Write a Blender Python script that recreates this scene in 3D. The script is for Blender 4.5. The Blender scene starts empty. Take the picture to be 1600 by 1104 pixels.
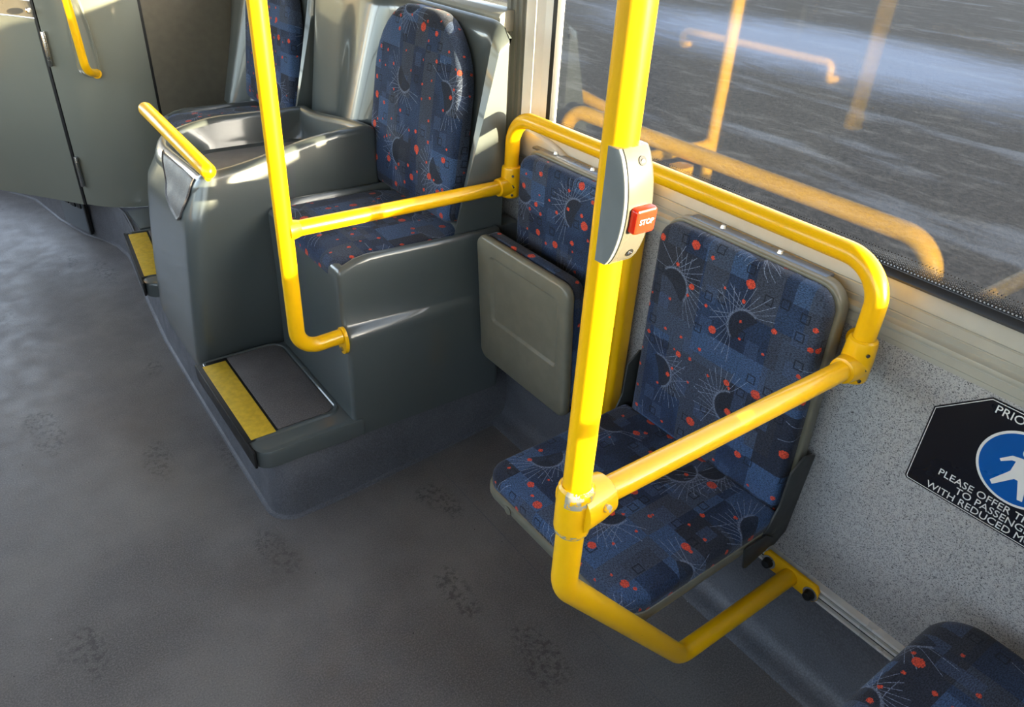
import bpy, bmesh, math, random
from mathutils import Vector, Matrix
random.seed(7)
S = bpy.context.scene
COL = S.collection
PI = math.pi

# ------------------------------------------------------------------ camera
cam_d = bpy.data.cameras.new('camera'); cam = bpy.data.objects.new('camera', cam_d); COL.objects.link(cam)
r = Vector((0.80665275, -0.58897717, 0.0491655)); u = Vector((0.28076542, 0.4550714, 0.84503302)); f = Vector((0.52007896, 0.66784423, -0.53244902))
cam.matrix_world = Matrix(((r.x, u.x, -f.x, -1.23853), (r.y, u.y, -f.y, -1.0466), (r.z, u.z, -f.z, 1.512), (0, 0, 0, 1)))
cam_d.sensor_fit = 'HORIZONTAL'; cam_d.sensor_width = 36; cam_d.lens = 1168.545 / 1600 * 36
cam_d.clip_start = 0.02; cam_d.clip_end = 300
S.camera = cam

# ------------------------------------------------------------------ world, sun, exposure
SUN_AZ, SUN_EL = math.radians(22.0), math.radians(7.6)      # azimuth from -y towards +x
W = bpy.data.worlds.new('World'); S.world = W; W.use_nodes = True
nt = W.node_tree; nt.nodes.clear()
sky = nt.nodes.new('ShaderNodeTexSky'); sky.sky_type = 'NISHITA'; sky.sun_disc = False
sky.sun_elevation = math.radians(16); sky.sun_rotation = math.radians(180) - SUN_AZ
sky.air_density = 1.0; sky.dust_density = 1.5; sky.ozone_density = 1.0
bg = nt.nodes.new('ShaderNodeBackground'); bg.inputs['Strength'].default_value = 0.82
wo = nt.nodes.new('ShaderNodeOutputWorld')
hs = nt.nodes.new('ShaderNodeHueSaturation'); hs.inputs['Saturation'].default_value = .6; nt.links.new(sky.outputs[0], hs.inputs['Color']); nt.links.new(hs.outputs[0], bg.inputs[0]); nt.links.new(bg.outputs[0], wo.inputs[0])
sd = bpy.data.lights.new('sun', 'SUN'); sd.energy = 34.0; sd.angle = math.radians(0.7); sd.color = (1.0, 0.82, 0.52)
sun = bpy.data.objects.new('sun', sd); COL.objects.link(sun)
to_sun = Vector((math.sin(SUN_AZ) * math.cos(SUN_EL), -math.cos(SUN_AZ) * math.cos(SUN_EL), math.sin(SUN_EL)))
sun.rotation_euler = to_sun.to_track_quat('Z', 'Y').to_euler(); sun.location = (4, -8, 4)
S.view_settings.view_transform = 'Standard'; S.view_settings.look = 'None'
S.view_settings.gamma = 1; S.view_settings.use_curve_mapping = False
S.view_settings.exposure = 0.9

# ------------------------------------------------------------------ node helpers
class N:
    def __init__(s, name):
        s.m = bpy.data.materials.new(name); s.m.use_nodes = True; s.t = s.m.node_tree
        s.b = s.t.nodes['Principled BSDF']; s.out = s.t.nodes['Material Output']
    def n(s, typ, **kw):
        x = s.t.nodes.new(typ)
        for k, v in kw.items(): setattr(x, k, v)
        return x
    def put(s, sock, v):
        if isinstance(v, bpy.types.NodeSocket): s.t.links.new(v, sock)
        elif v is not None:
            sock.default_value = v
    def mth(s, op, a, b=None, c=None, clamp=False):
        x = s.n('ShaderNodeMath', operation=op, use_clamp=clamp)
        s.put(x.inputs[0], a); s.put(x.inputs[1], b); s.put(x.inputs[2], c)
        return x.outputs[0]
    def vm(s, op, a, b=None, sc=None):
        x = s.n('ShaderNodeVectorMath', operation=op)
        s.put(x.inputs[0], a)
        if b is not None: s.put(x.inputs[1], b)
        if sc is not None: s.put(x.inputs['Scale'], sc)
        return x.outputs['Value'] if op in ('LENGTH', 'DOT_PRODUCT', 'DISTANCE') else x.outputs[0]
    def mix(s, fac, a, b):
        x = s.n('ShaderNodeMix', data_type='RGBA')
        s.put(x.inputs[0], fac)
        s.put(x.inputs[6], a if isinstance(a, bpy.types.NodeSocket) else (*a, 1) if len(a) == 3 else a)
        s.put(x.inputs[7], b if isinstance(b, bpy.types.NodeSocket) else (*b, 1) if len(b) == 3 else b)
        return x.outputs[2]
    def obj(s): return s.n('ShaderNodeTexCoord').outputs['Object']
    def noise(s, vec, scale, detail=3, rough=0.5, out=0):
        x = s.n('ShaderNodeTexNoise'); s.put(x.inputs['Vector'], vec); x.inputs['Scale'].default_value = scale
        x.inputs['Detail'].default_value = detail; x.inputs['Roughness'].default_value = rough
        return x.outputs[out]
    def ramp(s, fac, lo, hi, a=0.0, b=1.0):
        x = s.n('ShaderNodeMapRange', interpolation_type='SMOOTHSTEP'); s.put(x.inputs[0], fac)
        x.inputs[1].default_value = lo; x.inputs[2].default_value = hi; x.inputs[3].default_value = a; x.inputs[4].default_value = b
        return x.outputs[0]
    def bump(s, h, strength=0.2, dist=0.001):
        x = s.n('ShaderNodeBump'); x.inputs['Strength'].default_value = strength; x.inputs['Distance'].default_value = dist
        s.put(x.inputs['Height'], h); s.t.links.new(x.outputs[0], s.b.inputs['Normal'])
    def set(s, **kw):
        for k, v in kw.items():
            sock = s.b.inputs[k.replace('_', ' ')]
            if isinstance(v, tuple) and len(v) == 3: v = (*v, 1)
            s.put(sock, v)
        return s

def lin(r_, g_, b_):
    return tuple(((c / 255) / 12.92 if c / 255 <= 0.04045 else ((c / 255 + 0.055) / 1.055) ** 2.4) for c in (r_, g_, b_))

def simple(name, col, rough=0.4, metal=0.0, coat=0.0, var=0.06, scale=30, bump=0.0, bscale=200):
    k = N(name); o = k.obj()
    nz = k.noise(o, scale, 4)
    c2 = tuple(max(0, c * (1 - var * 2)) for c in col)
    k.set(Base_Color=k.mix(k.ramp(nz, .3, .7), c2, col), Roughness=k.ramp(k.noise(o, scale * .4, 3), .25, .75, rough * .85, min(1, rough * 1.15)), Metallic=metal)
    k.b.inputs['Coat Weight'].default_value = coat; k.b.inputs['Coat Roughness'].default_value = 0.08
    if bump: k.bump(k.noise(o, bscale, 2), bump, 0.0006)
    return k.m

def fabric():
    k = N('seat_fabric'); o = k.n('ShaderNodeTexCoord').outputs['UV']
    info = k.n('ShaderNodeObjectInfo').outputs['Random']
    sp = k.n('ShaderNodeSeparateXYZ'); k.put(sp.inputs[0], o)
    off = k.mth('MULTIPLY', info, 7.3)
    x0 = k.mth('ADD', sp.outputs[0], off); y0 = k.mth('ADD', sp.outputs[1], k.mth('MULTIPLY', info, 3.1))
    cb = k.n('ShaderNodeCombineXYZ'); k.put(cb.inputs[0], x0); k.put(cb.inputs[1], y0)
    p = cb.outputs[0]
    def cell(vec, g, shift=(0, 0, 0)):
        q = k.vm('ADD', k.vm('SCALE', vec, sc=1.0 / g), shift)
        idv = k.vm('FLOOR', q); fr = k.vm('SUBTRACT', k.vm('FRACTION', q), (.5, .5, .5))
        w = k.n('ShaderNodeTexWhiteNoise', noise_dimensions='3D'); k.put(w.inputs['Vector'], idv)
        s2 = k.n('ShaderNodeSeparateColor'); k.put(s2.inputs[0], w.outputs['Color'])
        f2 = k.n('ShaderNodeSeparateXYZ'); k.put(f2.inputs[0], fr)
        return f2.outputs[0], f2.outputs[1], s2.outputs[0], s2.outputs[1], s2.outputs[2]
    # blocky patches
    base = None
    def patch(gx, gy, sh):
        v = k.vm('MULTIPLY', p, (1 / gx, 1 / gy, 1)); v = k.vm('ADD', v, sh)
        w = k.n('ShaderNodeTexWhiteNoise', noise_dimensions='3D'); k.put(w.inputs['Vector'], k.vm('FLOOR', v)); return w.outputs['Value']
    a = patch(.105, .075, (.3, .1, 1.5)); b = patch(.06, .14, (.7, .45, 2.5)); c = patch(.03, .035, (0, .2, 3.5))
    navy, blue, slate, dark = lin(33, 44, 68), lin(62, 86, 122), lin(62, 67, 80), lin(38, 39, 47)
    col = k.mix(k.ramp(k.noise(p, 9, 3), .35, .65), navy, lin(42, 60, 90))
    col = k.mix(k.mth('MULTIPLY', k.mth('GREATER_THAN', a, .68), .75), col, blue)
    col = k.mix(k.mth('MULTIPLY', k.mth('GREATER_THAN', b, .66), .7), col, slate)
    col = k.mix(k.mth('MULTIPLY', k.mth('LESS_THAN', a, .22), .7), col, dark)
    col = k.mix(k.mth('MULTIPLY', k.mth('GREATER_THAN', c, .86), .4), col, lin(66, 84, 118))
    # small dark square outlines
    fx, fy, ra, rb, rc = cell(p, .045)
    dx = k.mth('ABSOLUTE', k.mth('ADD', fx, k.mth('MULTIPLY_ADD', ra, .4, -.2))); dy = k.mth('ABSOLUTE', k.mth('ADD', fy, k.mth('MULTIPLY_ADD', rb, .4, -.2)))
    ch = k.mth('MAXIMUM', dx, dy)
    sq = k.mth('MULTIPLY', k.mth('LESS_THAN', k.mth('ABSOLUTE', k.mth('SUBTRACT', ch, .19)), .032), k.mth('GREATER_THAN', rc, .72))
    col = k.mix(k.mth('MULTIPLY', sq, .75), col, lin(20, 24, 36))
    # fans: lines tangent to a circle, so that they cross near it
    fanmask = None
    for g, sh, R0, R1 in ((.205, (.0, .0, 0), .038, .099), (.23, (.5, .5, 9), .034, .09)):
        fx, fy, ra, rb, rc = cell(p, g, sh)
        fx = k.mth('ADD', fx, k.mth('MULTIPLY_ADD', ra, .1, -.05)); fy = k.mth('ADD', fy, k.mth('MULTIPLY_ADD', rc, .1, -.05))
        ang = k.mth('MULTIPLY', rb, 2 * PI)
        cs, sn = k.mth('COSINE', ang), k.mth('SINE', ang)
        X = k.mth('MULTIPLY', k.mth('SUBTRACT', k.mth('MULTIPLY', fx, cs), k.mth('MULTIPLY', fy, sn)), g)
        Y = k.mth('MULTIPLY', k.mth('ADD', k.mth('MULTIPLY', fx, sn), k.mth('MULTIPLY', fy, cs)), g)
        rad = k.mth('SQRT', k.mth('ADD', k.mth('MULTIPLY', X, X), k.mth('MULTIPLY', Y, Y)))
        th = k.mth('ARCTAN2', Y, X)
        al = k.mth('ARCCOSINE', k.mth('MINIMUM', k.mth('DIVIDE', R0, rad), 1.0))
        tot = None
        for sgn in (1, -1):
            phi = k.mth('ADD', th, k.mth('MULTIPLY', al, .62 * sgn))
            dl = 0.19
            q = k.mth('DIVIDE', phi, dl)
            d = k.mth('MULTIPLY', k.mth('MULTIPLY', k.mth('ABSOLUTE', k.mth('SUBTRACT', k.mth('FRACT', q), .5)), dl), rad)
            line = k.ramp(d, .0003, .0010, 1, 0)
            wn = k.n('ShaderNodeTexWhiteNoise', noise_dimensions='2D'); cc = k.n('ShaderNodeCombineXYZ')
            k.put(cc.inputs[0], k.mth('FLOOR', q)); k.put(cc.inputs[1], k.mth('ADD', rb, sgn)); k.put(wn.inputs['Vector'], cc.outputs[0])
            end = k.mth('MULTIPLY_ADD', wn.outputs['Value'], (R1 - R0) * .45, R0 + (R1 - R0) * .55)
            line = k.mth('MULTIPLY', line, k.mth('LESS_THAN', rad, end))
            line = k.mth('MULTIPLY', line, k.mth('LESS_THAN', k.mth('ABSOLUTE', phi), 1.25))
            if sgn < 0: line = k.mth('MULTIPLY', line, k.mth('GREATER_THAN', wn.outputs['Value'], .45))
            tot = line if tot is None else k.mth('MAXIMUM', tot, line)
        tot = k.mth('MULTIPLY', tot, k.mth('GREATER_THAN', rad, R0))
        arc = k.mth('MULTIPLY', k.ramp(k.mth('ABSOLUTE', k.mth('SUBTRACT', rad, R0 + .002)), .001, .004, .6, 0), k.mth('LESS_THAN', k.mth('ABSOLUTE', th), 1.5))
        inner = k.mth('MULTIPLY', k.mth('LESS_THAN', rad, R0), k.mth('LESS_THAN', k.mth('ABSOLUTE', th), 1.7))
        on = k.mth('GREATER_THAN', ra, .12) if sh[2] == 0 else k.mth('GREATER_THAN', ra, .86)
        tot = k.mth('MULTIPLY', k.mth('MAXIMUM', tot, arc), on); inner = k.mth('MULTIPLY', k.mth('MULTIPLY', inner, on), .8)
        dash = k.ramp(k.noise(p, 420, 1), .38, .55, .45, 1)
        col = k.mix(inner, col, lin(32, 36, 48))
        col = k.mix(k.mth('MULTIPLY', k.mth('MULTIPLY', tot, dash), .75), col, lin(138, 150, 176))
    # red dots, two sizes
    for g, sh, rmin, rmax, pr in ((.078, (.2, .7, 4), .004, .0115, .5), (.05, (.6, .3, 5), .0025, .0052, .5)):
        fx, fy, ra, rb, rc = cell(p, g, sh)
        X = k.mth('MULTIPLY', k.mth('ADD', fx, k.mth('MULTIPLY_ADD', ra, .5, -.25)), g * .9); Y = k.mth('MULTIPLY', k.mth('ADD', fy, k.mth('MULTIPLY_ADD', rb, .5, -.25)), g)
        rad = k.mth('SQRT', k.mth('ADD', k.mth('MULTIPLY', X, X), k.mth('MULTIPLY', Y, Y)))
        rad = k.mth('ADD', rad, k.mth('MULTIPLY_ADD', k.noise(p, 380, 2), .007, -.0035))
        R = k.mth('MULTIPLY_ADD', k.mth('FRACT', k.mth('MULTIPLY', rc, 7.7)), rmax - rmin, rmin)
        dot = k.mth('MULTIPLY', k.mth('LESS_THAN', rad, R), k.mth('GREATER_THAN', rc, pr))
        col = k.mix(k.mth('MULTIPLY', dot, .9), col, lin(204, 72, 48))
    # weave
    wv = k.n('ShaderNodeTexWave', wave_type='BANDS'); k.put(wv.inputs[0], p); wv.inputs['Scale'].default_value = 140; wv.inputs['Distortion'].default_value = 6; wv.inputs['Detail'].default_value = 2; wv.inputs['Detail Scale'].default_value = 4
    wv.bands_direction = 'DIAGONAL'
    sx = k.n('ShaderNodeMapping'); k.put(sx.inputs[0], p); sx.inputs['Scale'].default_value = (230, 520, 100)
    fine = k.noise(sx.outputs[0], 1.0, 2)
    col = k.mix(k.ramp(fine, .35, .65, 0, 1), k.vm('SCALE', col, sc=.55), k.vm('SCALE', col, sc=1.35))
    k.set(Base_Color=col, Roughness=.85)
    k.b.inputs['Sheen Weight'].default_value = .12; k.b.inputs['Sheen Roughness'].default_value = .4; k.b.inputs['Specular IOR Level'].default_value = .25
    k.bump(k.mth('ADD', wv.outputs['Fac'], fine), .35, .0008)
    return k.m

def speckle_wall():
    k = N('speckled_laminate'); o = k.obj()
    v = k.n('ShaderNodeTexVoronoi'); k.put(v.inputs['Vector'], o); v.inputs['Scale'].default_value = 560
    s = k.n('ShaderNodeSeparateColor'); k.put(s.inputs[0], v.outputs['Color'])
    n2 = k.noise(o, 700, 2)
    col = k.mix(k.ramp(n2, .35, .65), lin(150, 148, 148), lin(180, 178, 177))
    col = k.mix(k.mth('MULTIPLY', k.mth('GREATER_THAN', s.outputs[0], .72), k.ramp(n2, .3, .7, .35, .8)), col, lin(98, 98, 102))
    col = k.mix(k.mth('MULTIPLY', k.mth('GREATER_THAN', s.outputs[1], .94), .9), col, lin(60, 60, 64))
    k.set(Base_Color=col, Roughness=.42); k.bump(n2, .15, .0004)
    return k.m

def floor_mat(name, c1, c2, stains=True):
    k = N(name); o = k.obj()
    big = k.noise(o, 2.2, 4, .6); mid = k.noise(o, 14, 5, .65); fine = k.noise(o, 260, 2, .7)
    col = k.mix(k.ramp(big, .35, .68), c1, c2)
    col = k.mix(k.ramp(fine, .42, .7, 0, .35), col, tuple(x * 1.9 for x in c2))
    col = k.mix(k.ramp(fine, .44, .3, 0, .35), col, tuple(x * .5 for x in c1))
    if stains:
        # scuffed shoe marks: sparse elongated cells broken up by noise
        mp = k.n('ShaderNodeMapping'); k.put(mp.inputs[0], o); mp.inputs['Rotation'].default_value = (0, 0, .9); mp.inputs['Scale'].default_value = (7, 3.2, 1)
        warp = k.vm('ADD', mp.outputs[0], k.vm('SCALE', k.noise(o, 5, 3, .5, 1), sc=.8))
        v = k.n('ShaderNodeTexVoronoi'); k.put(v.inputs['Vector'], warp); v.inputs['Scale'].default_value = 1.0
        s = k.n('ShaderNodeSeparateColor'); k.put(s.inputs[0], v.outputs['Color'])
        m = k.mth('MULTIPLY', k.mth('GREATER_THAN', s.outputs[0], .62), k.ramp(v.outputs['Distance'], .25, .42, 1, 0))
        m = k.mth('MULTIPLY', m, k.ramp(k.noise(o, 60, 4, .7), .46, .6))
        col = k.mix(k.mth('MULTIPLY', m, .6), col, tuple(x * .35 for x in c1))
        # dried brown patches
        m2 = k.ramp(k.noise(k.vm('ADD', o, (3.1, 1.7, 0)), 1.6, 3, .55), .56, .74, 0, .5)
        col = k.mix(m2, col, tuple(a * b for a, b in zip(c1, (1.05, .92, .8))))
        # specks of grit
        v2 = k.n('ShaderNodeTexVoronoi'); k.put(v2.inputs['Vector'], o); v2.inputs['Scale'].default_value = 26
        s2 = k.n('ShaderNodeSeparateColor'); k.put(s2.inputs[0], v2.outputs['Color'])
        g = k.mth('MULTIPLY', k.mth('GREATER_THAN', s2.outputs[0], .9), k.mth('LESS_THAN', v2.outputs['Distance'], .05))
        col = k.mix(g, col, lin(40, 36, 34))
        g = k.mth('MULTIPLY', k.mth('LESS_THAN', s2.outputs[0], .12), k.mth('LESS_THAN', v2.outputs['Distance'], .03))
        col = k.mix(g, col, lin(215, 215, 215))
    k.set(Base_Color=col, Roughness=k.ramp(mid, .3, .7, .42, .6)); k.bump(fine, .35, .0008)
    return k.m

def yellow(name, chip=0.0, col=(0.92, 0.49, 0.002)):
    k = N(name); o = k.obj()
    c = k.mix(k.ramp(k.noise(o, 8, 3), .3, .7), tuple(x * .95 for x in col), col)
    m = k.mth('GREATER_THAN', k.noise(o, 130, 4, .6), .735)
    m = k.mth('MULTIPLY', m, k.mth('GREATER_THAN', k.noise(o, 6, 2), .52))
    c = k.mix(k.mth('MULTIPLY', m, .8), c, lin(110, 90, 20))
    rough = .34; metal = 0.0
    if chip:
        cm = k.ramp(k.noise(o, 75, 5, .7), 1 - chip, 1.02 - chip)
        c = k.mix(cm, c, lin(165, 160, 145)); rough = k.ramp(cm, 0, 1, .34, .5)
    k.set(Base_Color=c, Roughness=rough)
    k.b.inputs['Coat Weight'].default_value = .45; k.b.inputs['Coat Roughness'].default_value = .04; k.b.inputs['Specular IOR Level'].default_value = .25
    k.bump(k.noise(o, 300, 2), .03, .0005)
    return k.m

def shell_mat(name, c):
    k = N(name); o = k.obj()
    col = k.mix(k.ramp(k.noise(o, 5, 4), .3, .7), tuple(x * .97 for x in c), c)
    k.set(Base_Color=col, Roughness=.3)
    k.b.inputs['Coat Weight'].default_value = .7; k.b.inputs['Coat Roughness'].default_value = .07
    k.bump(k.noise(o, 5, 1), .03, .004)
    return k.m

def glass_mat(name, frit=False):
    k = N(name); t = k.t
    tr = k.n('ShaderNodeBsdfTransparent'); tr.inputs[0].default_value = (.93, .95, .95, 1)
    gl = k.n('ShaderNodeBsdfGlossy'); gl.inputs['Roughness'].default_value = .035
    fr = k.n('ShaderNodeFresnel'); bf = k.n('ShaderNodeNewGeometry').outputs['Backfacing']
    k.put(fr.inputs[0], k.mth('MULTIPLY_ADD', bf, 1 / 1.55 - 1.55, 1.55))     # same pane, seen from either of its faces
    fac = k.mth('MINIMUM', k.mth('MULTIPLY', fr.outputs[0], 1.5), 1.0)
    mx = k.n('ShaderNodeMixShader'); t.links.new(fac, mx.inputs[0]); t.links.new(tr.outputs[0], mx.inputs[1]); t.links.new(gl.outputs[0], mx.inputs[2])
    # thin film of dust and wiping streaks
    o = k.obj(); df = k.n('ShaderNodeBsdfDiffuse'); df.inputs[0].default_value = (.3, .28, .25, 1)
    st = k.ramp(k.noise(k.vm('MULTIPLY', o, (1, 5, 1)), 4, 6, .7), .5, .85, .0, .012)
    mx2 = k.n('ShaderNodeMixShader'); t.links.new(st, mx2.inputs[0]); t.links.new(mx.outputs[0], mx2.inputs[1]); t.links.new(df.outputs[0], mx2.inputs[2])
    t.links.new(mx2.outputs[0], k.out.inputs[0])
    return k.m

def ground_mat():
    k = N('frosty_asphalt'); o = k.obj()
    fine = k.noise(o, 17, 6, .8); st = k.noise(k.vm('MULTIPLY', k.vm('ADD', o, k.vm('SCALE', k.noise(o, .6, 3, .5, 1), sc=.7)), (1.6, .5, 1)), 2.2, 7, .72)
    col = k.mix(k.ramp(fine, .35, .7), lin(19, 20, 24), lin(38, 38, 41))
    col = k.mix(k.ramp(st, .5, .68, 0, .6), col, lin(56, 57, 60))
    # a sheet of frost further out on the yard, and thinner streaks of it
    ds = k.vm('LENGTH', k.vm('MULTIPLY', k.vm('SUBTRACT', o, (9.6, 5.6, -.39)), (.42, .2, 0)))
    fr_ = k.mth('ADD', ds, k.mth('MULTIPLY_ADD', st, 1.1, -.6))
    col = k.mix(k.ramp(fr_, .25, 1.15, .6, 0), col, lin(84, 96, 120))
    col = k.mix(k.ramp(k.noise(k.vm('MULTIPLY', o, (1.4, .4, 1)), .9, 5, .6), .56, .7, 0, .4), col, lin(70, 76, 88))
    k.set(Base_Color=col, Roughness=.9); k.b.inputs['Specular IOR Level'].default_value = .08; k.bump(fine, .6, .02)
    return k.m

M = {}
M['fabric'] = fabric()
M['speckle'] = speckle_wall()
M['floor'] = floor_mat('floor_vinyl', lin(92, 88, 87), lin(116, 112, 109))
M['vinyl'] = floor_mat('skirting_vinyl', lin(80, 81, 86), lin(96, 97, 103), False)
M['tread'] = floor_mat('tread_vinyl', lin(82, 78, 78), lin(98, 94, 93), False)
M['yellow'] = yellow('yellow_paint')
M['chipped'] = yellow('chipped_yellow_paint', .53)
M['nosing'] = simple('yellow_grip_strip', lin(214, 176, 44), .6, var=.1, scale=60, bump=.3, bscale=400)
M['shell'] = shell_mat('grey_moulding', lin(80, 86, 86))
M['darkshell'] = shell_mat('slate_moulding', lin(70, 80, 88))
M['panel'] = shell_mat('grey_panel', lin(122, 124, 114))
M['seatshell'] = simple('seat_plastic', lin(116, 113, 99), .35, bump=.1)
M['darkplastic'] = simple('dark_plastic', lin(50, 52, 52), .5, bump=.1)
M['trim'] = simple('aluminium_trim_paint', lin(158, 156, 147), .38, var=.03)
M['alu'] = simple('brushed_aluminium', lin(232, 230, 224), .3, metal=.15, var=.05)
M['tophat'] = simple('blue_grey_metal', lin(110, 116, 126), .3, metal=.6)
M['steel'] = simple('steel', lin(190, 190, 190), .25, metal=1, var=.05)
M['rubber'] = simple('black_rubber', lin(20, 20, 21), .5)
M['white'] = simple('white_paint', lin(252, 250, 244), .5, var=.01)
M['pillar'] = simple('grey_pillar_trim', lin(112, 112, 106), .35, var=.03)
M['ceiling'] = simple('ceiling_panel', lin(205, 205, 202), .5, var=.02)
M['boxgrey'] = simple('warm_grey_plastic', lin(92, 89, 79), .25, var=.02)
M['boxside'] = simple('cool_grey_plastic', lin(122, 126, 128), .32, var=.04)
M['red'] = simple('red_button', (.85, .035, .012), .2, var=.02, coat=.5)
M['signblack'] = simple('sign_black', lin(14, 16, 26), .3, var=.02)
M['signwhite'] = simple('sign_white', lin(222, 220, 218), .45, var=.02)
M['signblue'] = simple('sign_blue', lin(0, 82, 160), .3, var=.02)
M['brown'] = simple('brown_trim', lin(120, 112, 98), .3, var=.05)
M['glass'] = glass_mat('window_glass')
M['ground'] = ground_mat()

# ------------------------------------------------------------------ mesh helpers
def finish(bm, name, mat, parent=None, angle=35, mw=None):
    bmesh.ops.recalc_face_normals(bm, faces=bm.faces)
    me = bpy.data.meshes.new(name)
    if mw is None and parent is not None:
        bmesh.ops.translate(bm, verts=bm.verts, vec=-parent_world(parent))
    bm.to_mesh(me); bm.free()
    for p_ in me.polygons: p_.use_smooth = True
    me.set_sharp_from_angle(angle=math.radians(angle))
    me.materials.append(M[mat] if isinstance(mat, str) else mat)
    o = bpy.data.objects.new(name, me); COL.objects.link(o)
    if parent is not None: o.parent = parent
    if mw is not None:
        o.matrix_local = Matrix.Translation(-parent_world(parent)) @ mw if parent is not None else mw
    return o
def parent_world(p_):
    v = Vector((0, 0, 0))
    while p_ is not None: v = v + p_.location; p_ = p_.parent
    return v
def tag(o, label=None, cat=None, group=None, kind=None):
    if label: o['label'] = label
    if cat: o['category'] = cat
    if group: o['group'] = group
    if kind: o['kind'] = kind
    return o
def thing(name, label, cat, loc, group=None):
    o = bpy.data.objects.new(name, None); COL.objects.link(o); o.location = loc; o.empty_display_size = .05
    return tag(o, label, cat, group)
def struct(bm, name, mat, parent=None, **kw):
    o = finish(bm, name, mat, parent, **kw)
    if parent is None: o['kind'] = 'structure'
    return o

def box(x0, x1, y0, y1, z0, z1, bev=0.0, seg=2, bm=None):
    nb = bmesh.new()
    bmesh.ops.create_cube(nb, size=1)
    for v in nb.verts: v.co = Vector(((x0 + x1) / 2 + v.co.x * (x1 - x0), (y0 + y1) / 2 + v.co.y * (y1 - y0), (z0 + z1) / 2 + v.co.z * (z1 - z0)))
    if bev: bmesh.ops.bevel(nb, geom=nb.edges[:], offset=bev, segments=seg, affect='EDGES', profile=.5)
    return merge(bm, nb)
def merge(bm, nb):
    if bm is None: return nb
    me = bpy.data.meshes.new('tmp'); nb.to_mesh(me); nb.free(); bm.from_mesh(me); bpy.data.meshes.remove(me); return bm

def rings(rs, cap0=True, cap1=True, bm=None, closed=True):
    nb = bmesh.new(); vs = [[nb.verts.new(c) for c in r_] for r_ in rs]; n = len(rs[0])
    for i in range(len(vs) - 1):
        for j in range(n if closed else n - 1):
            a, b, c, d = vs[i][j], vs[i][(j + 1) % n], vs[i + 1][(j + 1) % n], vs[i + 1][j]
            try: nb.faces.new((a, b, c, d))
            except Exception: pass
    if cap0 and closed: nb.faces.new(vs[0])
    if cap1 and closed: nb.faces.new(vs[-1][::-1])
    return merge(bm, nb)

def fillet(pts, rad, seg=8):
    pts = [Vector(p_) for p_ in pts]; out = [pts[0]]
    for i in range(1, len(pts) - 1):
        a, b, c = pts[i - 1], pts[i], pts[i + 1]
        d1 = (a - b).normalized(); d2 = (c - b).normalized(); ang = d1.angle(d2)
        R = rad[i] if isinstance(rad, (list, tuple)) else rad
        t = R / math.tan(ang / 2); t = min(t, (a - b).length * .49, (c - b).length * .49); R = t * math.tan(ang / 2)
        p1 = b + d1 * t; p2 = b + d2 * t; cen = b + (d1 + d2).normalized() * (R / math.sin(ang / 2))
        v1 = p1 - cen; v2 = p2 - cen; tot = v1.angle(v2)
        for k in range(seg + 1):
            s_ = k / seg
            out.append(cen + (v1 * math.sin((1 - s_) * tot) + v2 * math.sin(s_ * tot)) / math.sin(tot))
    out.append(pts[-1]); return out
def tube(pts, rad=.018, n=24, bm=None, cap=True, roundend=False):
    pts = [Vector(p_) for p_ in pts]
    q = [pts[0]]
    for p_ in pts[1:]:
        if (p_ - q[-1]).length > 1e-5: q.append(p_)
    pts = q
    T = [(pts[min(i + 1, len(pts) - 1)] - pts[max(i - 1, 0)]).normalized() for i in range(len(pts))]
    ref = Vector((0, 0, 1)) if abs(T[0].z) < .9 else Vector((1, 0, 0))
    nrm = (ref - T[0] * ref.dot(T[0])).normalized(); rs = []
    for i, p_ in enumerate(pts):
        nrm = (nrm - T[i] * nrm.dot(T[i])).normalized(); bi = T[i].cross(nrm)
        def ring(c, R): return [c + (nrm * math.cos(2 * PI * j / n) + bi * math.sin(2 * PI * j / n)) * R for j in range(n)]
        R = rad[i] if isinstance(rad, (list, tuple)) else rad
        if roundend and i == 0:
            for k in range(4): a = k / 4 * PI / 2; rs.append(ring(p_ - T[i] * R * math.cos(a), R * max(.02, math.sin(a))))
        rs.append(ring(p_, R))
        if roundend and i == len(pts) - 1:
            for k in range(1, 5): a = k / 4 * PI / 2; rs.append(ring(p_ + T[i] * R * math.sin(a), R * max(.02, math.cos(a))))
    return rings(rs, cap, cap, bm)
def cyl(a, b, r0, r1=None, n=20, bev=0.0, bm=None):
    a, b = Vector(a), Vector(b); r1 = r0 if r1 is None else r1; L = (b - a).length; t = (b - a).normalized()
    if bev: return tube([a, a + t * bev * .3, a + t * bev, b - t * bev, b - t * bev * .3, b], [r0 - bev, r0 - bev * .3, r0, r1, r1 - bev * .3, r1 - bev], n, bm)
    return tube([a, b], [r0, r1], n, bm)

def rrect(x0, x1, y0, y1, r_, seg=6, sub=1):
    """rounded rectangle outline; r_ = radius or 4 radii (x1y1, x0y1, x0y0, x1y0)"""
    if not isinstance(r_, (list, tuple)): r_ = [r_] * 4
    out = []
    for (cx, cy, a0, R) in ((x1, y1, 0, r_[0]), (x0, y1, 90, r_[1]), (x0, y0, 180, r_[2]), (x1, y0, 270, r_[3])):
        sx = -1 if cx == x1 else 1; sy = -1 if cy == y1 else 1
        for k in range(seg + 1):
            a = math.radians(a0 + 90 * k / seg)
            out.append((cx + sx * R + R * math.cos(a), cy + sy * R + R * math.sin(a)))
    if sub > 1:
        o2 = []; n = len(out)
        for i, p_ in enumerate(out):
            o2.append(p_)
            if i % (seg + 1) == seg:
                q_ = out[(i + 1) % n]
                for k in range(1, sub): o2.append((p_[0] + (q_[0] - p_[0]) * k / sub, p_[1] + (q_[1] - p_[1]) * k / sub))
        return o2
    return out
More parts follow.
